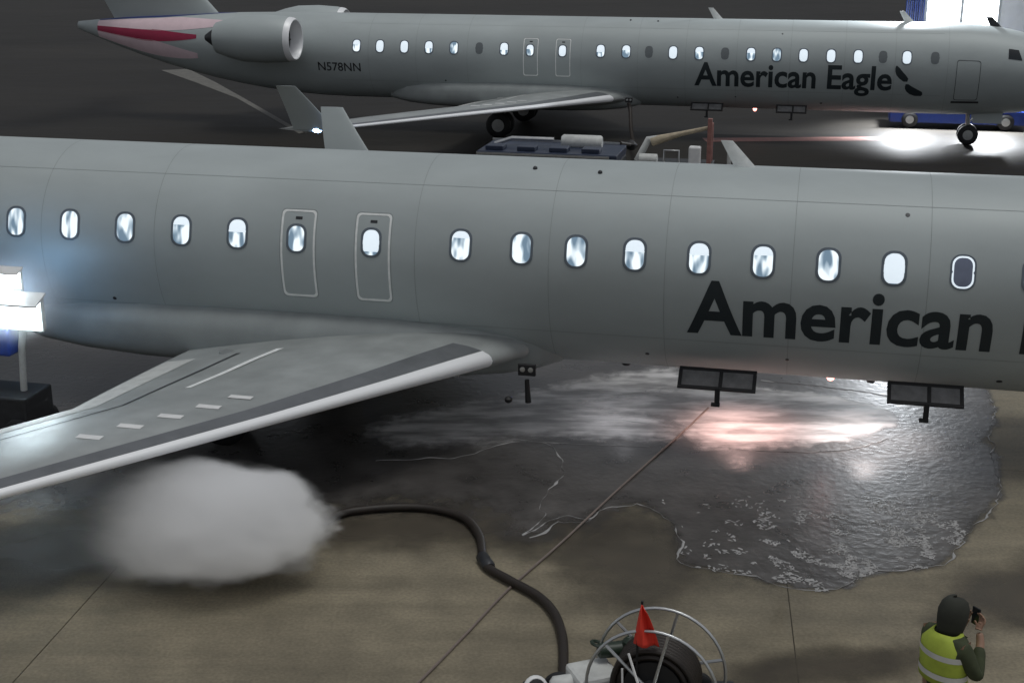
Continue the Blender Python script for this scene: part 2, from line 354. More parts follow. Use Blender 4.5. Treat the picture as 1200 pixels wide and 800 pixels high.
# bubbles near the front lip of the spill
mb = MB()
cnt = 0
for _ in range(26000):
    x = random.uniform(1.9, 6.9); y = random.uniform(13.5, 17.6)
    d = noise.noise(Vector((x * 1.1, y * 1.1, 3))) * .5 + noise.noise(Vector((x * 4, y * 4, 8)))
    dens = (1.0 if y < 15.0 else max(0, 1 - (y - 15.0) / 1.3) * .7) * (1 if x > 2.6 else .5) * (.35 + .65 * min(1, max(0, (x - 2) / 2.5)))
    if d < .16 or random.random() > dens or not inside(PUD, x, y): continue
    cnt += 1; a = random.uniform(0, pi); L = random.uniform(.01, .045); B = random.uniform(.006, .016); h = random.uniform(.004, .010); n = 6
    base = [Vector((x + L * cos(t) * cos(a) - B * sin(t) * sin(a), y + L * cos(t) * sin(a) + B * sin(t) * cos(a), .0065)) for t in [2 * pi * k / n for k in range(n)]]
    mb.add(base + [Vector((x, y, .0065 + h))], [(k, (k + 1) % n, n) for k in range(n)])
tag(mb.make('foam_bubbles', 'foam', smooth=True), 'pale foam flecks scattered over the near lip of the spill', 'foam', kind='stuff')

# painted lines beyond
def painted(name, P, wd, z, m, label):
    P = [Vector((*q, 0)) for q in P]; V = []
    for i, q in enumerate(P):
        t = (P[min(i + 1, len(P) - 1)] - P[max(i - 1, 0)]).normalized(); nn = Vector((-t.y, t.x, 0)); k = wd[i] if isinstance(wd, list) else wd
        V += [q + nn * k / 2 + Vector((0, 0, z)), q - nn * k / 2 + Vector((0, 0, z))]
    o = MB().add(V, [(2 * i, 2 * i + 1, 2 * i + 3, 2 * i + 2) for i in range(len(P) - 1)]).make(name, m)
    tag(o, kind='structure'); return o
painted('painted_line', [(-16.3, 66.9), (-13.6, 61.5), (-11.1, 56.2), (-7.2, 46.8), (-6.7, 47.6)], [1.3, .8, .26, .22, .2], -.024, 'line', '')
painted('painted_line', [(6.4, 45.4), (13.0, 45.7)], .8, -.024, 'pinkpaint', '')
painted('painted_line', [(-30, 41), (-14, 39.6), (-8, 39.9)], .5, -.0245, 'line', '')

# ------------------------------------------------------------------ regional jet
YAW = 0.225916
R0, RB = 1.345, 1.55
def prof(s):
    kw = kh = 1.0; zc = 2.5
    if s > 10.2:
        t = min(1, (s - 10.2) / 5.2); kw = max(.02, (1 - t ** 2.3)) ** .55; kh = max(.02, (1 - t ** 1.9)) ** .6; zc = 2.5 - .42 * t * t
    elif s < -10:
        t = min(1, (-10 - s) / 10.5); k = 1 - .9 * t ** 2.0; kw = kh = k; zc = 2.5 + .75 * t ** 1.8
    return R0 * kw, R0 * kh, RB * kh, zc
def sp(s, a, off=0.0):
    rw, rt, rb, zc = prof(s); r = rt if sin(a) > 0 else rb
    return Vector((s, -(rw + off) * cos(a), zc + (r + off) * sin(a)))
def patch(mb, s0, a0, outline, off, rows=10, side=1):
    """outline: list of rows (h, x0, x1) in metres on the skin, following the curve"""
    V = []; n = 5
    for h, x0, x1 in outline:
        for k in range(n):
            q = sp(s0 + x0 + (x1 - x0) * k / (n - 1), a0 + h / R0, off); V.append(Vector((q.x, q.y * side, q.z)))
    F = [(i * n + k, i * n + k + 1, (i + 1) * n + k + 1, (i + 1) * n + k) for i in range(len(outline) - 1) for k in range(n - 1)]
    mb.add(V, F)
def rr_pts(hw, hh, r, n=5):
    P = []
    for cx, cy, a in ((hw - r, hh - r, 0), (-hw + r, hh - r, 90), (-hw + r, -hh + r, 180), (hw - r, -hh + r, 270)):
        for k in range(n + 1): t = radians(a + 90 * k / n); P.append((cx + r * cos(t), cy + r * sin(t)))
    return P
def rr_rows(hw, hh, r, h0, h1, n=10):
    out = []
    for k in range(n + 1):
        h = h0 + (h1 - h0) * k / n; e = max(0, abs(h) - (hh - r)); x = hw - r + sqrt(max(0, r * r - e * e)); out.append((h, -x, x))
    return out
def ring(mb, s0, a0, hw, hh, r, wd, o0, o1, side=1, sub=1):
    P = rr_pts(hw, hh, r); Q = []
    for i in range(len(P)):
        a = P[i]; b = P[(i + 1) % len(P)]; L = math.hypot(a[0] - b[0], a[1] - b[1]); n = max(1, int(L / .12) * sub)
        for k in range(n): Q.append((a[0] + (b[0] - a[0]) * k / n, a[1] + (b[1] - a[1]) * k / n))
    secs = []
    for x, h in Q:
        L = math.hypot(x, h); fx = (hw - wd) / hw; fh = (hh - wd) / hh; sec = []
        for f, of in ((1, o0), (1, o1), (0, o1), (0, o0)):
            X, H = (x, h) if f else (x * fx, h * fh)
            q = sp(s0 + X, a0 + H / R0, of); sec.append(Vector((q.x, q.y * side, q.z)))
        secs.append(sec)
    secs.append(secs[0]); mb.loft(secs, False, True)
WA = radians(14.7)
WINS = [-9.32,-8.48,-7.61,-6.74,-5.86,-4.98,-4.12,-3.23,-2.13,-.85,0,.75,1.54,2.39,3.22,4.05,4.87,5.71,6.57,7.41,8.17,8.9,9.75]
# wing definition
def wle(l): return .05 - .645 * (l - 1.0)
def wte(l): return -4.95 if l < 4.6 else -4.95 - (l - 4.6) * .44
def wz(l): return 1.32 + .024 * (l - 2.1)
def af(x, th): return th * (1.4845 * sqrt(max(x, 0)) - .63 * x - 1.758 * x * x + 1.4215 * x ** 3 - .5075 * x ** 4)
def thick(l): return .115 if l < 3 else .105
def wp(l, x, up, off=0.0, side=1):
    le, te = wle(l), wte(l); c = le - te; t = af(x, thick(l)) * c
    return Vector((le - x * c + (off * .8 if x < .02 else 0), -l * side, wz(l) - (.052 * max(0, 1 - (l - 1) / 7)) * c * x + (t * 1.15 + off if up else -(t * .85 + off))))
XS = [0, .004, .012, .03, .06, .1, .18, .28, .4, .55, .7, .85, 1.0]
LS = [1.0, 2.1, 3.0, 3.8, 4.6, 6.5, 8.5, 10.2, 11.6]
def wrap_text(txt, x0, x1, a_base, cap, parent, m='navy', weight=.022):
    cu = bpy.data.curves.new('t', 'FONT'); cu.body = txt; cu.size = 1; cu.offset = weight; cu.resolution_u = 4; cu.fill_mode = 'FRONT'
    to = bpy.data.objects.new('t', cu); C.objects.link(to); bpy.context.view_layer.update()
    dg = bpy.context.evaluated_depsgraph_get(); me = bpy.data.meshes.new_from_object(to.evaluated_get(dg)); bpy.data.objects.remove(to)
    me.name = 'lettering'; bm = bmesh.new(); bm.from_mesh(me)
    mnx = min(v.co.x for v in bm.verts); mxx = max(v.co.x for v in bm.verts)
    ch = .70
    for v in bm.verts:
        v.co.x = x0 + (v.co.x - mnx) / (mxx - mnx) * (x1 - x0); v.co.y = v.co.y / ch * cap
    lo = min(v.co.y for v in bm.verts); hi = max(v.co.y for v in bm.verts); y = lo + .04
    while y < hi:
        bmesh.ops.bisect_plane(bm, geom=bm.verts[:] + bm.edges[:] + bm.faces[:], plane_co=(0, y, 0), plane_no=(0, 1, 0)); y += .05
    for v in bm.verts: v.co = sp(v.co.x, a_base + v.co.y / R0, .0035)
    bm.to_mesh(me); bm.free(); me.materials.clear()
    return link('lettering', me, m, parent, False)
def wheel(parent, c, r, wd):
    o = MB().lathe((c[0], c[1] - wd / 2, c[2]), (0, 1, 0), [(0, r * .55), (0, r * .86), (wd * .18, r), (wd * .82, r), (wd, r * .86), (wd, r * .55)], 24).make('wheel', 'dark', parent, True)
    MB().lathe((c[0], c[1] - wd / 2 - .006, c[2]), (0, 1, 0), [(0, r * .2), (.004, r * .5), (wd + .008, r * .5), (wd + .012, r * .2)], 18).make('rim', 'steel', o, True)
def aircraft(loc, label, near):
    A = empty('regional_jet', loc, -YAW, label, 'airplane', 'two parked silver regional jets')
    # fuselage
    ss = [-20.5, -20.3, -19.8, -19, -18, -17, -16, -15, -14, -13, -12, -11, -10, -8, -6, -4, -2, 0, 2, 4, 6, 8, 9.5, 10.2, 10.8, 11.4, 12, 12.6, 13.2, 13.7, 14.2, 14.6, 14.9, 15.15, 15.3, 15.38]
    N = 72
    fu = MB().loft([[sp(s, 2 * pi * k / N) for k in range(N)] for s in ss]).make('fuselage', 'skin', A, True)
    f = MB()
    for s_ in (-8.9, -7.2, -5.4, -1.5, .38, 1.95, 3.6, 5.3, 7.0, 8.55, 10.15):
        f.loft([[sp(s_ - .004, a_, .0016), sp(s_ + .004, a_, .0016)] for a_ in [2 * pi * k_ / 72 for k_ in range(73)]], False, False)
    for a_ in (radians(52), radians(-33), radians(128), radians(213)):
        f.loft([[sp(s_, a_ - .003, .0012), sp(s_, a_ + .003, .0012)] for s_ in (-10, -6, -2, 2, 6, 10)], False, False)
    f.make('panel_seam', 'seam', fu)
    for s_, a_, r_ in ((-3.55, -39, .035), (-2.45, -40, .035), (1.7, -48, .03), (3.6, -44, .025), (5.0, 46, .03), (-6.2, -30, .03), (6.35, -52, .04)):
        for sd_ in (1, -1):
            q = sp(s_, radians(a_), 0); n_ = Vector((0, -cos(radians(a_)) * sd_, sin(radians(a_)))); q.y *= sd_
            MB().lathe(q - n_ * .004, n_, [(0, r_), (.008, r_), (.009, r_ * .5)], 12).make('vent', 'gun', fu, True)
    # belly fairing
    secs = []
    for s in [-8.6, -8.3, -7.6, -6.8, -5.8, -4.5, -3, -1.8, -.9, -.3, .1, .4, .55]:
        t = (s + 3.4) / 5.2 if s < -3.4 else (s + 3.4) / 4.0
        k = max(.0, 1 - abs(t) ** 3.2) ** .5
        w_, top, bot = .25 + 1.16 * k, 1.35 + .40 * k, 1.15 - .38 * k
        zc = (top + bot) / 2; hh = (top - bot) / 2; sec = []
        for q in range(40):
            a = 2 * pi * q / 40; ca, sa = cos(a), sin(a)
            sec.append(Vector((s, -w_ * math.copysign(abs(ca) ** .38, ca), zc + hh * math.copysign(abs(sa) ** .7, sa))))
        secs.append(sec)
    MB().loft(secs).make('belly_fairing', 'fair', A, True)
    for side in (1, -1):
        secs = []
        for l in LS: secs.append([wp(l, x, True, 0, side) for x in XS] + [wp(l, x, False, 0, side) for x in XS[-2:0:-1]])
        W = MB().loft(secs).make('wing', 'wing', A, True)
        LL = [1.6] + LS[1:]
        x1 = [.03, .012, .004, 0]
        MB().loft([[wp(l, x, True, .006, side) for x in x1] + [wp(l, x, False, .006, side) for x in (.004, .012)] for l in LL], False, False).make('leading_edge', 'alu', W, True)
        MB().loft([[wp(l, x, True, .003, side) for x in (.034, .055, .08, .12)] for l in LL], False, False).make('slat', 'slat', W, True)
        # flap joints (dark gaps) and pale hinge strip
        f = MB()
        f.loft([[wp(l, .735, True, .003, side), wp(l, .75, True, .003, side)] for l in LL[1:8]], False, False)
        f.make('flap_joint', 'gun', W)
        f = MB(); f.loft([[wp(l, .60, True, .004, side), wp(l, .625, True, .004, side)] for l in (2.0, 2.6, 3.2, 3.9)], False, False); f.make('walkway_line', 'outline', W)
        f = MB(); f.loft([[wp(l, .88, True, .004, side), wp(l, .99, True, .004, side)] for l in (2.2, 3, 3.8, 4.6, 6)], False, False); f.make('trailing_edge', 'offwhite', W)
        for l, x in ((4.28, .27), (4.68, .285), (5.1, .30), (5.52, .32), (5.95, .33)):
            c = wp(l, x, True, .004, side); f = MB(); pts = []
            for du, dv in ((-.15, -.055), (.15, -.055), (.15, .055), (-.15, .055)):
                q = wp(l + dv * 1.2 + abs(du) * 0, x, True, .006, side); q.x = c.x + du; q.y = c.y + dv * side; pts.append(q)
            f.add(pts, [(0, 1, 2, 3)]); f.make('access_cover', 'white', W)
        # winglet
        l = 11.6; c = wle(l) - wte(l); secs = []
        for t in (0, .15, .35, .6, .85, 1):
            k = 1 - .55 * t; y = l + .08 * t + .26 * t * t + (.10 * sin(t * pi / 2)); z = wz(l) + 1.22 * t
            le = wle(l) + .42 - .95 * t; sec = []
            for x in XS: sec.append(Vector((le - x * c * k, -side * (y - af(x, .09) * c * k), z)))
            for x in XS[-2:0:-1]: sec.append(Vector((le - x * c * k, -side * (y + af(x, .09) * c * k), z)))
            secs.append(sec)
        MB().loft(secs).make('winglet', 'skin', A, True)
        if side == 1:
            c = wp(11.62, .03, True, 0, 1)
            nl = MB().lathe((c.x - .1, c.y + .03, c.z - .03), (1, 0, 0), [(-.12, .02), (-.06, .075), (.05, .085), (.12, .06), (.16, .01)], 14).make('navigation_light', 'navlamp', W, True)
            if not near:
                ld = bpy.data.lights.new('navigation_lamp', 'POINT'); ld.energy = 14; ld.color = (.3, .5, 1); ld.shadow_soft_size = .1
                lo = bpy.data.objects.new('navigation_lamp', ld); C.objects.link(lo); lo.parent = A; lo.location = (c.x + .35, c.y, c.z + .1)
        # engine
        ey, ez = -2.55 * side, 3.12
        pr = [(-11.1, .60), (-11.04, .655), (-11.12, .70), (-11.4, .76), (-12.1, .80), (-12.9, .77), (-13.4, .66), (-13.85, .52), (-13.87, .47)]
        E_ = MB().loft([[Vector((s, ey + r * cos(2 * pi * k / 36), ez + r * sin(2 * pi * k / 36))) for k in range(36)] for s, r in pr], False).make('engine', 'skin', A, True)
        MB().lathe((0, ey, ez), (1, 0, 0), [(-11.45, .57), (-11.1, .598), (-11.03, .63), (-11.02, .66), (-11.10, .712), (-11.22, .737)], 36, False).make('inlet_lip', 'alu', E_, True)
        MB().lathe((0, ey, ez), (1, 0, 0), [(-11.5, .575), (-11.48, .2), (-11.3, .1), (-11.2, .01)], 24, True).make('fan', 'gun', E_, True)
        MB().lathe((0, ey, ez), (1, 0, 0), [(-14.3, .1), (-14.0, .3), (-13.7, .46)], 24, True).make('exhaust', 'gun', E_, True)
        MB().loft([[Vector((s + dx, side * yy, ez - .25 + hz)) for dx, hz in ((0, 0), (-.4, .13), (-2.2, .1), (-2.8, 0), (-2.2, -.1), (-.4, -.13))] for s, yy in ((-11.5, -.9), (-11.7, -2.0))]).make('pylon', 'skin', A, True)
        # main gear
        gs, gy = -4.1, -1.95 * side
        Gm = MB().tube([(gs, gy, 1.3), (gs, gy, .42)], [.1, .075], 12).tube([(gs, gy, .42), (gs, gy + .28, .42)], .06, 8).tube([(gs, gy, .42), (gs, gy - .28, .42)], .06, 8).tube([(gs, gy, .7), (gs + .6, gy, 1.2)], .045, 8).make('main_gear', 'steel', A, True)
        for d in (-.24, .24): wheel(Gm, (gs, gy + d, .42), .42, .24)
        # windows
        for i, s in enumerate(WINS):
            ex = s in (-3.23, -2.13)
            if near: closed = s in (5.71,) 
            else: closed = s in (-4.98, .75, 3.22, 8.17, 9.75)
            hw, hh, r = (.135, .205, .11) if not ex else (.125, .185, .10)
            a0 = WA if not ex else WA - .02
            ctr = sp(s, a0); ctr.y *= side
            f = MB(); ring(f, s, a0, hw + .024, hh + .024, r + .024, .034, -.004, .007 if not closed else .005, side)
            wn = f.make('window', 'frame' if not closed or near else 'skin', A, True)
            f = MB(); patch(f, s, a0, rr_rows(hw, hh, r, -hh, hh, 10), .003, side=side)
            f.make('pane', ('blindpane' if near else 'dimshade') if closed else 'pane', wn, True, origin=tuple(ctr))
            rnd = random.Random(i * 7 + (1 if near else 55) + side); sh = rnd.choice([0, 0, .3, .55, .2, 0, .8]) if near else rnd.choice([.97, .97, .6, .97, .4, 0])
            if near and side == 1:
                sh = {-7.61: 0, -6.74: 0, -5.86: 0, -4.98: .3, -4.12: .45, -3.23: 0, -2.13: .85, -.85: .25, 0: 0, 4.05: 0, 4.87: .97, 3.22: .3}.get(s, sh * .5)
            if sh and not closed:
                f = MB(); patch(f, s, a0, rr_rows(hw - .006, hh - .006, r - .006, hh - .006 - 2 * (hh - .006) * sh, hh - .006, 8), .0055, side=side)
                f.make('shade', 'shade', wn, True)
            if closed and near:
                f = MB(); ring(f, s, a0, hw, hh, r, .022, .003, .006, side); f.make('bezel', 'shade', wn, True)
        # overwing exits
        for s in (-3.23, -2.13):
            f = MB(); ring(f, s + .02, radians(5.5), .255, .60, .06, .028, -.002, .004, side)
            ee = f.make('emergency_exit', 'outline', A)
            f = MB(); ring(f, s + .02, radians(5.5), .27, .616, .07, .007, -.002, .003, side); f.make('door_gap', 'seam', ee)
            f = MB(); patch(f, s + .02, radians(26), [(-.02, -.05, .05), (.02, -.05, .05)], .004, side=side); f.make('handle', 'gun', ee)
        # service door outline
        f = MB(); ring(f, 10.78, radians(-13), .36, .61, .08, .014, -.002, .003, side); d = f.make('service_door', 'gun', A)
        f = MB(); patch(f, 10.78, radians(-42), [(-.05, -.42, .42), (.03, -.42, .42)], .004, side=side); f.make('sill', 'gun', d)
        # cockpit windows
        for s0, wd, h0, h1 in ((12.15, .42, .16, .52), (12.72, .40, .14, .50), (13.2, .30, .12, .44)):
            f = MB(); patch(f, s0, radians(12), [(h0 + (h1 - h0) * k / 6, -wd / 2, wd / 2 - .12 * k / 6) for k in range(7)], .006, side=side); f.make('cockpit_window', 'glass', A, True)
    # fin and stabiliser
    def foil(le0, c0, z0, le1, c1, z1, th):
        secs = []
        for t in (0, .5, 1):
            le = le0 + (le1 - le0) * t; c = c0 + (c1 - c0) * t; z = z0 + (z1 - z0) * t
            secs.append([Vector((le - x * c, af(x, th) * c, z)) for x in XS] + [Vector((le - x * c, -af(x, th) * c, z)) for x in XS[-2:0:-1]])
        return MB().loft(secs)
    foil(-14.6, 4.4, 3.4, -18.2, 2.9, 7.3, .1).make('tail_fin', 'skin', A, True)
    for sd in (1, -1):
        secs = []
        for t in (0, 1):
            le = -17.9 - 2.0 * t; c = 2.6 - 1.4 * t
            secs.append([Vector((le - x * c, sd * 4.2 * t, 7.3 + af(x, .09) * c)) for x in XS] + [Vector((le - x * c, sd * 4.2 * t, 7.3 - af(x, .09) * c)) for x in XS[-2:0:-1]])
        MB().loft(secs).make('stabiliser', 'skin', A, True)
    # tail stripes wrapping the rear fuselage
    for side in (1, -1):
        for nm, m_, a0_, a1_ in (('tail_stripe', 'tailwhite', 22, 62), ('tail_stripe', 'tailred', -8, 22), ('tail_stripe', 'tailwhite', -44, -6), ('tail_stripe', 'tailblue', 66, 84)):
            f = MB(); secs = []
            for k in range(15):
                t_ = k / 14; s_ = -19.6 + (5.4 if a0_ > 0 else 4.2) * t_; lift = 46 * max(0, t_ - .45) ** 1.4; row = []
                for j in range(6):
                    q = sp(s_, radians(a0_ + lift + (a1_ - a0_) * (1 - .75 * max(0, t_ - .6) / .4) * j / 5), .006); row.append(Vector((q.x, q.y * side, q.z)))
                secs.append(row)
            f.loft(secs, False, False); f.make(nm, m_, A, True)
    # nose gear
    ng = MB().tube([(11.0, 0, 1.3), (11.05, 0, .32)], .07, 10).tube([(11.05, -.2, .32), (11.05, .2, .32)], .04, 8).tube([(11.05, 0, .7), (11.7, 0, 1.2)], .035, 8).make('nose_gear', 'steel', A, True)
    for d in (-.2, .2): wheel(ng, (11.05, d, .32), .32, .18)
    for d in (-.22, .22): MB().box((11.6, d * 1.3, .92), (.9, .02, .4)).make('gear_door', 'skin', A, bevel=.008)
    # lettering, emblem, registration
    wrap_text('American', 2.26, 6.14, radians(-26.5), .675, A)
    wrap_text('Eagle', 6.50, 8.50, radians(-26.5), .675, A)
    em = MB()
    patch(em, 8.55, 0, [(-.36 + .0, .30, .42), (-.27, .16, .44), (-.18, .07, .36), (-.09, .03, .26), (0, .02, .17), (.08, .04, .08)], .0035)
    em.make('emblem', 'navy', A)
    em = MB()
    patch(em, 8.55, 0, [(-.80, .68, .88), (-.74, .52, .92), (-.66, .42, .90), (-.58, .37, .74), (-.50, .36, .58), (-.43, .38, .46)], .0035)
    em.make('emblem', 'navy', A)
    wrap_text('N578NN', -10.75, -9.2, radians(-20), .26, A, 'gun', .01)
    # antennas on the crown
    def blade(s, y, h, c, m='outline'):
        z = sp(s, pi / 2).z - .01
        secs = [[Vector((s - k * h * .75 + dx * c * (1 - .45 * k), y + dy * (1 - .5 * k), z + h * k)) for dx, dy in ((.5, 0), (.2, .022), (-.3, .018), (-.5, 0), (-.3, -.018), (.2, -.022))] for k in (0, .5, 1)]
        MB().loft(secs).make('antenna', m, A, True)
    blade(2.86, 0, .36, .30); blade(8.95, 0, .34, .30); blade(11.6, 0, .30, .34, 'gun')
    for s, y in ((0, -.42), (.92, -.46)):
        z = sp(s, math.acos(-y / R0)).z
        MB().lathe((s, y, z - .01), (0, -.3, 1), [(0, .035), (.03, .03), (.045, .012)], 10).make('drain_mast', 'gun', A, True)
    # open hatches under the belly with a prop below
    for s0, wd in ((2.68, 1.06), (5.42, .98)):
        for sd in ((1,) if True else ()):
            R = Matrix.Rotation(radians(38), 3, 'X'); c = Vector((s0, -1.0, 1.08))
            h = MB().box(c, (wd - .1, .30, .012), R).make('hatch', 'hatchgrey', A)
            f = MB()
            for dx, dy, lx, ly in ((0, .15, wd, .05), (0, -.15, wd, .05), (wd / 2 - .025, 0, .05, .25), (-wd / 2 + .025, 0, .05, .25), (.05, 0, .05, .25)):
                f.box(c + R @ Vector((dx, dy, 0)), (lx, ly, .035), R)
            f.make('hatch_frame', 'dark', h, bevel=.006)
            q = c + R @ Vector((.02, -.16, 0))
            MB().box(q + Vector((0, 0, -.10)), (.07, .05, .24)).box(q + Vector((-.02, 0, -.22)), (.12, .08, .04)).make('prop', 'dark', h, bevel=.006)
    # refuelling panel at the wing root
    pn = MB().box((.22, -1.93, 1.34), (.24, .05, .16)).make('refuel_panel', 'dark', A, bevel=.01)
    for d in (-.055, .055): MB().lathe((.22 + d, -1.955, 1.35), (0, -1, 0), [(0, .035), (.012, .035), (.014, .02)], 12).make('coupling', 'steel', pn, True)
    if near:
        MB().tube([(.22, -1.93, 1.2), (.24, -1.93, .88)], [.03, .042], 10).make('fuel_adapter', 'dark', A, True)
        MB().lathe((-.03, -1.95, .86), (0, 0, 1), [(0, .02), (.02, .05), (.06, .055), (.09, .02)], 12).make('cap', 'dark', A, True)
    # belly beacon and added fill lamps
    z = 2.5 - RB
    bc = MB().lathe((4.2, 0, z + .01), (0, 0, -1), [(0, .07), (.05, .065), (.10, .04), (.115, .01)], 14).make('beacon', 'beacon', A, True)
    if near:
        for sx, colr, en in ((1.3, (.95, .95, 1), 13), (3.0, (1, .64, .58), 85), (4.75, (1, .90, .88), 105)):  # added unseen spots: two for the lit pool, one for the streaks beside it
            ld = bpy.data.lights.new('belly_lamp', 'SPOT'); ld.energy = en; ld.color = colr; ld.shadow_soft_size = .08; ld.spot_size = radians(124); ld.spot_blend = .5
            lo = bpy.data.objects.new('belly_lamp', ld); C.objects.link(lo); lo.parent = A; lo.location = (sx, -.1, z - .08)
            MB().lathe((sx, -.1, z + .02), (0, 0, -1), [(0, .07), (.05, .065), (.07, .05)], 14).make('lamp_housing', 'gun', A, True)
    return A
P1 = (0.418, 19.243, 0); P2 = (4.042, 46.905, 0)
near = aircraft(P1, 'silver regional jet with a wet foamy spill under its fuselage, closer to the hose cart', True)
far = aircraft(P2, 'silver regional jet docked at the lit boarding bridge', False)
def FP(P, s, lat, z=0): return (P[0] + s * cos(YAW) - lat * sin(YAW), P[1] - s * sin(YAW) - lat * cos(YAW), z)

# ------------------------------------------------------------------ floodlight trolley behind the near wing
T = empty('floodlight_trolley', FP(P1, -6.98, 2.55), -YAW, 'glaring floodlight on a blue trolley behind the wing', 'floodlight')
MB().box((-.25, 0, .45), (1.0, .7, .5)).make('cabinet', 'gun', T, bevel=.03)
for x in (-.6, .1):
    for y in (-.36, .36): wheel(T, (x, y, .2), .2, .1)
MB().tube([(.02, 0, .7), (.06, 0, 1.35), (.14, 0, 1.75), (.14, 0, 2.35)], .05, 10).make('mast', 'offwhite', T, True)
MB().box((-.28, -.02, 1.45), (.5, .3, .42)).make('battery_box', 'blue', T, bevel=.03)
for zc, sc, tx in ((2.35, 1.0, 0), (1.88, 1.75, .10)):
    Rr = Matrix.Rotation(radians(-22), 3, 'X')
    hd = MB().loft([[Vector((tx - .05 + x * sc * k, y * sc, zc + zz * sc * k)) for x, zz in ((-.26, -.15), (.26, -.15), (.26, .15), (-.26, .15))] for y, k in ((.12, .6), (0, .95), (-.06, 1.0))]).make('lamp_head', 'offwhite', T, bevel=.012)
    MB().box((tx - .05, -.063 * sc - .006, zc), (.48 * sc, .012, .26 * sc)).make('lens', 'lamp', hd)
    f = MB().add([Vector((tx - .05 + x * sc, y * sc, zc + z_ * sc)) for x, y, z_ in ((-.3, -.05, .16), (.3, -.05, .16), (.36, -.30, .12), (-.36, -.30, .12), (-.3, -.05, .175), (.3, -.05, .175), (.36, -.30, .135), (-.36, -.30, .135))], [(0, 1, 2, 3), (7, 6, 5, 4), (0, 4, 5, 1), (1, 5, 6, 2), (2, 6, 7, 3), (3, 7, 4, 0)])
    f.make('hood', 'white', hd)
ld = bpy.data.lights.new('floodlight_lamp', 'POINT'); ld.energy = 24; ld.color = (.34, .62, 1.0); ld.shadow_soft_size = .2
lo = bpy.data.objects.new('floodlight_lamp', ld); C.objects.link(lo); lo.parent = T; lo.location = (-.25, .25, 2.10)

me = bpy.data.meshes.new('mist'); bm = bmesh.new(); bmesh.ops.create_icosphere(bm, subdivisions=3, radius=1); bm.to_mesh(me); bm.free()  # added haze volume imitating the floodlight's lens bloom
mm = bpy.data.materials.new('mist'); mm.use_nodes = True; t = mm.node_tree; t.nodes.remove(t.nodes['Principled BSDF'])
pv = t.nodes.new('ShaderNodeVolumePrincipled'); pv.inputs['Color'].default_value = (.95, .97, 1, 1)
tc = t.nodes.new('ShaderNodeTexCoord'); ln = t.nodes.new('ShaderNodeVectorMath'); ln.operation = 'LENGTH'; t.links.new(tc.outputs['Object'], ln.inputs[0])
r1 = t.nodes.new('ShaderNodeMapRange'); r1.inputs[1].default_value = 1.0; r1.inputs[2].default_value = .2; r1.inputs[3].default_value = 0; r1.inputs[4].default_value = 1.3; r1.interpolation_type = 'SMOOTHSTEP'
t.links.new(ln.outputs['Value'], r1.inputs[0]); t.links.new(r1.outputs[0], pv.inputs['Density']); t.links.new(pv.outputs[0], t.nodes['Material Output'].inputs['Volume'])
mo = link('mist', me, mm, None, True); q = FP(P1, -7.0, 2.5, 2.05); mo.location = q; mo.scale = (.95, .85, .75)
tag(mo, 'thin bluish mist glowing around the floodlight behind the wing', 'mist', kind='stuff')

# ------------------------------------------------------------------ boarding bridge and service vehicles beyond
B = empty('boarding_bridge', FP(P2, 10.6, -3.4), -YAW, 'brightly lit boarding bridge cab behind the far jet', 'boarding bridge')
MB().box((.2, 2.0, 1.95), (3.2, 3.6, .2)).make('cab_floor', 'gun', B)
MB().box((.2, 2.0, 5.25), (3.4, 4.6, .22)).make('cab_roof', 'bridge', B, bevel=.03)
MB().box((.2, 3.9, 3.6), (3.2, .12, 3.05)).make('cab_wall', 'bridge', B)
for x in (-.98, .20, 1.42): MB().box((x, -.15, 3.6), (.09, .14, 3.05)).make('post', 'bridge', B)
for x0, x1 in ((-.93, .15), (.25, 1.37)): MB().box(((x0 + x1) / 2, -.14, 3.62), (x1 - x0, .03, 2.9)).make('lit_pane', 'cabin', B)
f = MB()
for k in range(9): f.box((-1.62 + .07 * k, -.1, 3.6), (.045, .5 - .12 * (k % 2), 3.0))
f.make('bellows', 'blue', B)
MB().box((1.7, 14, 3.5), (2.6, 20, 2.6)).make('tunnel', 'bridge', B, bevel=.05)
for x in (.6, 2.8): MB().tube([(x, 9, 0), (x, 9, 2.2)], .16, 12).make('leg', 'gun', B, True)
MB().box((1.7, 9, .2), (3, .6, .4)).make('bogie', 'gun', B, bevel=.03)
for wx in (-1.3, 1.5):
    MB().lathe((wx, -.05, 1.84), (0, 0, -1), [(0, .14), (.08, .16), (.10, .02)], 14).make('work_light', 'cabin', B, True)
    ld = bpy.data.lights.new('work_lamp', 'SPOT'); ld.energy = 3000; ld.color = (.92, .96, 1.0); ld.spot_size = radians(140); ld.spot_blend = .4; ld.shadow_soft_size = .15
    lo = bpy.data.objects.new('work_lamp', ld); C.objects.link(lo); lo.parent = B; lo.location = (wx, -.1, 1.66); lo.rotation_euler = (radians(-8), 0, 0)

MB().tube([(-1.3, -.1, 5.35), (-1.3, -.1, 5.9)], .05, 8).make('lamp_post', 'gun', B, True)
fh = MB().box((-1.3, -.2, 6.0), (.7, .25, .35)).make('floodlight_head', 'gun', B, bevel=.02)
MB().box((-1.3, -.335, 5.98), (.6, .02, .28)).make('lens', 'cabin', fh)
ld = bpy.data.lights.new('bridge_flood', 'SPOT'); ld.energy = 2500; ld.color = (.90, .95, 1.0); ld.spot_size = radians(130); ld.spot_blend = .5; ld.shadow_soft_size = .25
lo = bpy.data.objects.new('bridge_flood', ld); C.objects.link(lo); lo.parent = B; lo.location = (-1.3, -.5, 5.95); lo.rotation_euler = (radians(-62), 0, radians(-18))

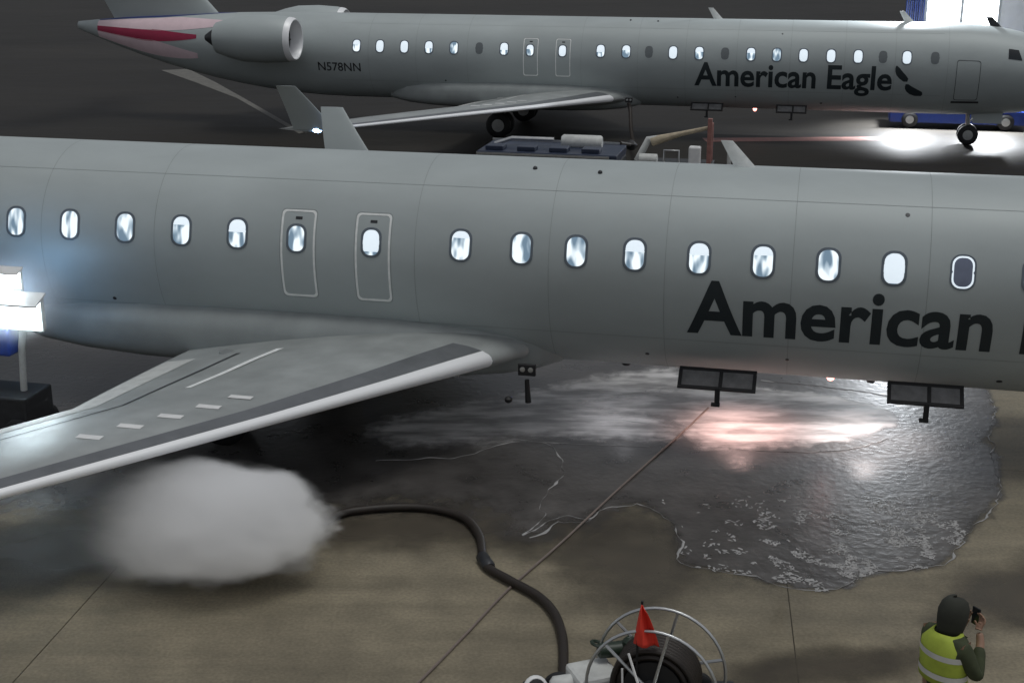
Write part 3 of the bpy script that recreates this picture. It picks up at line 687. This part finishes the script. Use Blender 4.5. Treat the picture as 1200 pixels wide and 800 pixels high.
T = empty('baggage_tug', FP(P2, 11.0, -3.9), -YAW, 'long blue baggage tug standing under the far jet nose', 'tug')
MB().box((0, 0, .42), (4.6, 1.3, .5)).make('body', 'blue', T, bevel=.06)
MB().box((0, -.66, .70), (4.6, .05, .05)).make('rail', 'white', T)
MB().box((-1.2, 0, .95), (.9, 1.1, .5)).make('seat_box', 'gun', T, bevel=.05)
for x in (-1.6, 1.6):
    for y in (-.6, .6): wheel(T, (x, y, .28), .28, .18)

# fuel dispenser truck, blue deck
T = empty('fuel_dispenser', FP(P2, -.85, 9.3), -YAW, 'low blue fuel dispenser truck parked between the two jets', 'truck')
MB().box((0, 0, .55), (3.9, 1.9, .25)).make('chassis', 'gun', T, bevel=.03)
dk = MB().box((0, 0, .80), (3.9, 1.9, .24)).make('deck', 'deckblue', T, bevel=.03)
for x in (-1.5, -.6, .3, 1.2): MB().box((x, -.5, .98), (.5, .5, .12)).make('locker', 'deckblue', dk, bevel=.02)
MB().box((-.1, -.96, .86), (3.7, .03, .06)).box((-.1, .96, .95), (3.7, .03, .06)).make('rail', 'steel', dk)
MB().lathe((.2, .35, 1.05), (1, 0, 0), [(0, .16), (.05, .2), (1.1, .2), (1.15, .16)], 14).make('filter_vessel', 'offwhite', dk, True)
MB().tube([(-1.7, .2, .95), (-1.2, .2, 1.12), (0, .2, 1.12)], .06, 8).make('pipe', 'steel', dk, True)
for x in (-1.4, 1.3):
    for y in (-.85, .85): wheel(T, (x, y, .4), .4, .24)
# fuel hose hanging from far wing root
hp = smoothpath([FP(P2, .22, 1.96, 1.25), FP(P2, .30, 2.1, 1.0), FP(P2, .45, 2.9, .55), FP(P2, .72, 4.2, .3), FP(P2, 1.0, 5.8, .5), FP(P2, .9, 8.3, .95)], 8)
hz = MB().tube(hp, .06, 10).make('fuel_hose', 'hose', None, True)
tag(hz, 'dark fuel hose sagging from the wing root of the far jet', 'hose')
q = Vector(hp[-6]); MB().lathe(q - Vector((0, 0, .15)), (.1, -.2, 1), [(0, .05), (.05, .15), (.22, .15), (.3, .05)], 12).make('coupling', 'dark', hz, True)
# fuelling steps with boom
T = empty('fuelling_platform', FP(P2, 2.5, 9.0), -YAW, 'small fuelling platform with tan boom and pinkish post between the jets', 'platform')
dk = MB().box((0, 0, .55), (2.2, 1.1, .12)).make('deck', 'gun', T, bevel=.02)
MB().box((1.0, -.3, .92), (.12, .12, 1.9)).box((1.0, .3, .92), (.1, .1, 1.5)).make('post', 'pinkpaint', T, bevel=.01)
b = MB(); b.tube([(-.6, 0, 1.15), (.2, -.1, 1.4), (1.0, -.25, 1.62)], [.14, .07, .05], 8); b.make('boom', 'wood', T, True)
MB().tube([(-1.0, 0, .6), (-.7, 0, 1.2), (-.3, 0, 1.25)], .1, 10).make('pump', 'offwhite', T, True)
MB().box((.62, -.35, .86), (.32, .3, .5)).make('canister', 'white', T, bevel=.04)
MB().box((1.55, -.35, .75), (.1, .1, .62)).make('stanchion', 'offwhite', T, bevel=.02)
MB().lathe((-.9, -.45, .72), (1, 0, 0), [(0, .1), (.02, .16), (.5, .16), (.52, .1)], 12).make('cylinder', 'offwhite', T, True)
MB().tube([(-.2, -.5, .62), (-.2, -.5, 1.0), (.2, -.5, 1.0), (.2, -.5, .62)], .03, 8).make('handrail', 'steel', T, True)
for x in (-.8, .8):
    for y in (-.5, .5): wheel(T, (x, y, .26), .26, .14)

# ------------------------------------------------------------------ vapour under the wing
me = bpy.data.meshes.new('vapour_cloud'); bm = bmesh.new(); bmesh.ops.create_icosphere(bm, subdivisions=4, radius=1.12); 
for v in bm.verts:
    v.co *= 1 + .05 * noise.noise(v.co * 2.2)
bm.to_mesh(me); bm.free()
vm = bpy.data.materials.new('vapour'); vm.use_nodes = True; t = vm.node_tree; t.nodes.remove(t.nodes['Principled BSDF'])
pv = t.nodes.new('ShaderNodeVolumePrincipled'); pv.inputs['Color'].default_value = (.997, .997, .998, 1); pv.inputs['Anisotropy'].default_value = 0
tc = t.nodes.new('ShaderNodeTexCoord'); sx = t.nodes.new('ShaderNodeSeparateXYZ'); t.links.new(tc.outputs['Object'], sx.inputs[0])
ln = t.nodes.new('ShaderNodeVectorMath'); ln.operation = 'LENGTH'; t.links.new(tc.outputs['Object'], ln.inputs[0])
nn = t.nodes.new('ShaderNodeTexNoise'); nn.inputs['Scale'].default_value = 2.3; nn.inputs['Detail'].default_value = 6; nn.inputs['Roughness'].default_value = .6; t.links.new(tc.outputs['Object'], nn.inputs['Vector'])
md = t.nodes.new('ShaderNodeMath'); md.operation = 'MULTIPLY_ADD'; md.inputs[1].default_value = .72; t.links.new(nn.outputs[0], md.inputs[0]); t.links.new(ln.outputs['Value'], md.inputs[2])
r1 = t.nodes.new('ShaderNodeMapRange'); r1.inputs[1].default_value = 1.33; r1.inputs[2].default_value = 1.1; r1.inputs[3].default_value = 0; r1.inputs[4].default_value = 1; r1.interpolation_type = 'SMOOTHSTEP'; t.links.new(md.outputs[0], r1.inputs[0])
r2 = t.nodes.new('ShaderNodeMapRange'); r2.inputs[1].default_value = -1.05; r2.inputs[2].default_value = 1.0; r2.inputs[3].default_value = .0; r2.inputs[4].default_value = 1; r2.interpolation_type = 'SMOOTHSTEP'; t.links.new(sx.outputs['X'], r2.inputs[0])
r3 = t.nodes.new('ShaderNodeMapRange'); r3.inputs[1].default_value = .3; r3.inputs[2].default_value = .7; r3.inputs[3].default_value = .55; r3.inputs[4].default_value = 1.3; t.links.new(nn.outputs[0], r3.inputs[0])
m1 = t.nodes.new('ShaderNodeMath'); m1.operation = 'MULTIPLY'; pw = t.nodes.new('ShaderNodeMath'); pw.operation = 'POWER'; pw.inputs[1].default_value = 2.0; t.links.new(r2.outputs[0], pw.inputs[0]); t.links.new(r1.outputs[0], m1.inputs[0]); t.links.new(pw.outputs[0], m1.inputs[1])
m2 = t.nodes.new('ShaderNodeMath'); m2.operation = 'MULTIPLY'; t.links.new(m1.outputs[0], m2.inputs[0]); t.links.new(r3.outputs[0], m2.inputs[1])
m3 = t.nodes.new('ShaderNodeMath'); m3.operation = 'MULTIPLY'; m3.inputs[1].default_value = 16.0; t.links.new(m2.outputs[0], m3.inputs[0]); t.links.new(m3.outputs[0], pv.inputs['Density'])
t.links.new(pv.outputs[0], t.nodes['Material Output'].inputs['Volume'])
vo = link('vapour_cloud', me, vm, None, True); vo.location = (-3.62, 13.95, .70); vo.scale = (1.72, 1.0, .70); vo.rotation_euler = (0, 0, radians(-4))
tag(vo, 'pale rounded cloud of vapour hanging over the concrete below the wing', 'vapour', kind='stuff')

# ------------------------------------------------------------------ fuel hose and bonding cable on the near apron
H = [(-2.3,15.28),(-2.12,15.53),(-1.87,15.65),(-1.4,15.73),(-.97,15.67),(-.58,15.39),(-.39,14.89),(-.34,14.38),(-.28,14.08),(-.01,13.74),(.29,13.38),(.45,13.0),(.52,12.51),(.51,11.93),(.5,11.5)]
hp = smoothpath([(x, y, .058) for x, y in H] + [(.52, 11.3, .2), (.62, 11.2, .34), (.8, 11.12, .36)], 6)
ho = MB().tube(hp, .051, 12).make('delivery_hose', 'hose', None, True)
tag(ho, 'thick dark hose curving over the dry concrete to the reel cart', 'hose')
c = Vector((-.3, 14.2, .06)); MB().lathe(c, Vector((.1, -.3, 0)), [(-.16, .055), (-.14, .075), (.12, .075), (.15, .055)], 14).make('coupling', 'gun', ho, True)
cb = [(2.97,19.43),(2.47,18.47),(1.86,17.25),(1.32,16.25),(.61,14.87),(-.01,13.64),(-.49,12.61),(-.94,11.67),(-1.3,10.9)]
co = MB().tube(smoothpath([(x + .02 * sin(i * 2.1), y, .022) for i, (x, y) in enumerate(cb)], 6), .014, 6).make('bonding_cable', 'cable', None, True)
tag(co, 'thin straight bonding cable running under the fuselage across the wet concrete', 'cable')

# ------------------------------------------------------------------ hose reel cart
T = empty('hose_reel_cart', (1.15, 10.95, 0), 0, 'hose reel cart with pale hoops and a red pennant', 'cart')
ax = Vector((-.30, -1, .05)).normalized(); rc = Vector((.17, .05, .47))
MB().box((-.05, -.05, .2), (2.0, .95, .08)).make('deck', 'gun', T, bevel=.015)
for x in (-.7, .6):
    for y in (-.45, .42): wheel(T, (x, y, .16), .16, .09)
rl = MB().lathe(rc - ax * .19, ax, [(0, .1), (0, .27), (.38, .27), (.38, .1)], 36).make('reel', 'dark', T, True)
f = MB()
for k in range(7):
    for rr in (.31, .37): f.torus(rc - ax * (.165 - k * .055), ax, rr, .03, 36, 8)
f.make('wound_hose', 'hose', rl, True)
for d in (-.24, .24):
    h = MB().torus(rc + ax * d, ax, .60, .016, 48, 8).make('hoop', 'steel', rl, True)
    u = ax.cross(Vector((0, 0, 1))).normalized(); v2 = ax.cross(u)
    for k in range(6):
        e = u * cos(k * pi / 3 + .3) + v2 * sin(k * pi / 3 + .3)
        MB().tube([rc + ax * d + e * .08, rc + ax * d + e * .6], .015, 6).make('spoke', 'steel', rl, True)
MB().lathe(rc - ax * .3, ax, [(0, .05), (0, .1), (.6, .1), (.6, .05)], 16).make('hub', 'gun', rl, True)
MB().box(rc + ax * .34 + Vector((0, 0, -.12)), (.08, .06, .36)).box(rc - ax * .34 + Vector((0, 0, -.12)), (.08, .06, .36)).make('bearing_post', 'grey', T, bevel=.01)
MB().box((-.40, .22, .36), (.42, .38, .26), Matrix.Rotation(.35, 3, 'Z')).make('pump_box', 'offwhite', T, bevel=.04)
f = MB().lathe((-.16, .38, .60), (1, .2, 0), [(-.2, .03), (-.18, .07), (.14, .08), (.18, .03)], 12).lathe((-.05, .36, .5), (0, 0, 1), [(0, .06), (.2, .07), (.24, .03)], 12).torus((-.34, .40, .64), (.3, .2, 1), .07, .016, 16, 6).tube([(-.34, .4, .56), (-.34, .4, .64)], .015, 6)
f.make('valve', 'green', T, True)
f = MB().torus((-.93, .14, .33), (.3, -1, .6), .09, .03, 20, 8); f.make('coupling_ring', 'white', T, True)
MB().lathe((-.93, .14, .33), (.3, -1, .6), [(-.16, .05), (-.1, .085), (.03, .085), (.05, .02)], 14).make('nozzle', 'dark', T, True)
MB().lathe((-.66, .16, .36), (1, .2, .05), [(-.14, .05), (-.1, .09), (.1, .09), (.14, .05)], 14).make('meter', 'offwhite', T, True)
MB().tube([(-.03, -.1, .2), (-.03, -.12, 1.02)], .012, 6).make('flag_staff', 'dark', T, True)
MB().tube([(-.12, -.25, .92), (.02, -.42, .5)], .012, 6).make('support_rod', 'white', T, True)
MB().tube([(-.17, -.22, .75), (-.16, -.3, .3)], .01, 6).make('support_rod', 'white', T, True)
V = []; nx, nz_ = 7, 12
for j in range(nz_):
    k = j / (nz_ - 1); wd = .20 * (1 - k) ** .75 + .03
    for i in range(nx):
        q = i / (nx - 1) - .15
        V.append(Vector((-.03 + q * wd + .02 * k, -.13 - .04 * sin(q * 7 + k * 2), .93 + .40 * k - .03 * q)))
F = [(j * nx + i, j * nx + i + 1, (j + 1) * nx + i + 1, (j + 1) * nx + i) for j in range(nz_ - 1) for i in range(nx - 1)]
fl = MB().add(V, F).make('pennant', 'flag', T, True); sm = fl.modifiers.new('thickness', 'SOLIDIFY'); sm.thickness = .004
MB().lathe((.0, -.13, 1.34), (0, 0, 1), [(0, .012), (.03, .012), (.035, .005)], 8).make('staff_tip', 'dark', T, True)

# ------------------------------------------------------------------ person
def skin_mesh(name, m, verts, edges, root=0, parent=None, sub=2):
    me = bpy.data.meshes.new(name); me.from_pydata([v[:3] for v in verts], edges, [])
    o = bpy.data.objects.new(name, me); C.objects.link(o)
    md = o.modifiers.new('skin', 'SKIN'); md.use_smooth_shade = True
    sv = me.skin_vertices[0].data
    for i, v in enumerate(verts):
        r = v[3]; sv[i].radius = r if isinstance(r, tuple) else (r, r); sv[i].use_root = (i == root)
    sb = o.modifiers.new('sub', 'SUBSURF'); sb.levels = sub; sb.render_levels = sub
    me.materials.append(M[m])
    if parent: o.parent = parent
    return o
PX, PY = 3.60, 10.05
PR = empty('person', (PX, PY, 0), radians(-62), 'person in yellow vest and dark trousers holding a phone up to the face', 'person')
# local: facing +y, x to the person's right.  rotated so the person faces picture right, slightly away
body_v = [(0, 0, .98, (.155, .115)), (0, -.01, 1.18, (.15, .105)), (0, 0, 1.38, (.175, .11)), (0, .01, 1.49, (.075, .07)), (0, .03, 1.57, .058), (0, .055, 1.64, (.072, .09)), (0, .06, 1.72, (.07, .088)), (0, .05, 1.765, .05),
          (.18, 0, 1.43, .062), (.27, .08, 1.18, .048), (.14, .24, 1.40, .036), (.10, .26, 1.48, .03),
          (-.18, 0, 1.43, .062), (-.27, .09, 1.18, .048), (-.12, .24, 1.38, .036), (-.07, .26, 1.46, .03),
          (.10, 0, .90, .098), (.115, .02, .50, .066), (.12, -.03, .10, .045), (.125, .10, .05, .04), (.13, .19, .035, .03),
          (-.10, 0, .90, .098), (-.115, .04, .50, .066), (-.12, 0, .10, .045), (-.125, .13, .05, .04), (-.13, .22, .035, .03)]
body_e = [(0, 1), (1, 2), (2, 3), (3, 4), (4, 5), (5, 6), (6, 7), (2, 8), (8, 9), (9, 10), (10, 11), (2, 12), (12, 13), (13, 14), (14, 15), (0, 16), (16, 17), (17, 18), (18, 19), (19, 20), (0, 21), (21, 22), (22, 23), (23, 24), (24, 25)]
bd = skin_mesh('body', 'face', body_v, body_e, 0, PR)
for sx_ in (1, -1):
    hx, hy, hzz = (.10, .26, 1.48) if sx_ == 1 else (-.07, .26, 1.46)
    V = [(hx, hy - .02, hzz, .026), (hx - .01 * sx_, hy + .012, hzz + .05, (.03, .02))]; E_ = [(0, 1)]
    for k in range(4):
        L = (.075, .085, .08, .062)[k]; bx = hx + (-.028 + .018 * k) * sx_
        i = len(V); V += [(bx, hy + .02, hzz + .085, .009), (bx - .012 * sx_, hy + .03, hzz + .085 + L * .5, .0085), (bx - .032 * sx_, hy + .018, hzz + .085 + L * .8, .0075)]; E_ += [(1, i), (i, i + 1), (i + 1, i + 2)]
    i = len(V); V += [(hx - .035 * sx_, hy + .0, hzz + .05, .011), (hx - .055 * sx_, hy - .012, hzz + .085, .009)]; E_ += [(0, i), (i, i + 1)]
    skin_mesh('hand', 'face', V, E_, 0, PR, 1)
jk = skin_mesh('jacket', 'jacket', [(0, 0, .92, (.185, .145)), (0, -.01, 1.16, (.175, .13)), (0, 0, 1.38, (.195, .132)), (0, .01, 1.50, (.085, .08)),
     (.19, 0, 1.42, .082), (.285, .08, 1.18, .066), (.15, .225, 1.385, .05), (-.19, 0, 1.42, .082), (-.285, .09, 1.18, .066), (-.13, .225, 1.365, .05)],
     [(0, 1), (1, 2), (2, 3), (2, 4), (4, 5), (5, 6), (2, 7), (7, 8), (8, 9)], 0, PR)
skin_mesh('trousers', 'trousers', [(0, 0, .99, (.172, .135)), (.102, 0, .86, .115), (.118, .02, .50, .088), (.122, -.025, .10, .078), (-.102, 0, .86, .115), (-.118, .04, .50, .088), (-.122, .0, .10, .078)], [(0, 1), (1, 2), (2, 3), (0, 4), (4, 5), (5, 6)], 0, PR)
# vest: shell around the torso, open at the front
secs = []
for z, rx, ry in ((1.10, .214, .166), (1.20, .210, .162), (1.30, .220, .165), (1.40, .212, .160), (1.47, .15, .125), (1.515, .105, .10)):
    secs.append([Vector((rx * cos(a), ry * sin(a) + (-.005), z + .006 * sin(3 * a + z * 20))) for a in [radians(100 + 340 * k / 30) for k in range(31)]])
vs = MB().loft(secs, False, False).make('vest', 'vest', PR, True); q = vs.modifiers.new('thickness', 'SOLIDIFY'); q.thickness = .008; q.offset = 1
for z0, rx, ry in ((1.14, .224, .176), (1.32, .230, .176)):
    MB().loft([[Vector((rx * cos(a), ry * sin(a) - .005, z)) for a in [radians(100 + 340 * k / 30) for k in range(31)]] for z in (z0, z0 + .05)], False, False).make('reflective_band', 'silverband', vs, True)
# hood and cap
secs = []
for z, r, dy in ((1.50, .105, -.01), (1.56, .118, -.005), (1.63, .128, .005), (1.70, .128, .01), (1.76, .108, .012), (1.80, .07, .01), (1.815, .02, .005)):
    secs.append([Vector((r * .92 * cos(a), dy + .035 + r * 1.05 * sin(a), z)) for a in [radians(128 + 284 * k / 24) for k in range(25)]])
hd = MB().loft(secs, False, False).make('hood', 'hood', PR, True); q = hd.modifiers.new('thickness', 'SOLIDIFY'); q.thickness = .012
for sx_ in (1, -1):
    MB().lathe((sx_ * .032, .142, 1.685), (0, 1, 0), [(-.01, .012), (.0, .011), (.004, .004)], 8).make('eye', 'dark', bd, True)
MB().loft([[Vector((x, .15 + d, z)) for x in (-.012, 0, .012)] for z, d in ((1.69, -.005), (1.66, .012), (1.645, .016), (1.635, -.01))], False, False).make('nose', 'face', bd, True)
MB().box((0, .142, 1.60), (.045, .012, .008)).make('mouth', 'red', bd)
for sx_ in (1, -1):
    MB().box((sx_ * .12, .12, .035), (.10, .30, .07)).make('boot', 'dark', PR, bevel=.025)
ph = MB().box((.02, .29, 1.58), (.085, .014, .16)).make('phone', 'dark', None, bevel=.006)
ph.location = (PX, PY, 0); ph.rotation_euler = (0, 0, radians(-62))
tag(ph, 'dark phone held up in both hands by the vested person', 'phone')
MB().box((.02, .282, 1.58), (.075, .003, .145)).make('screen', 'glass', ph)
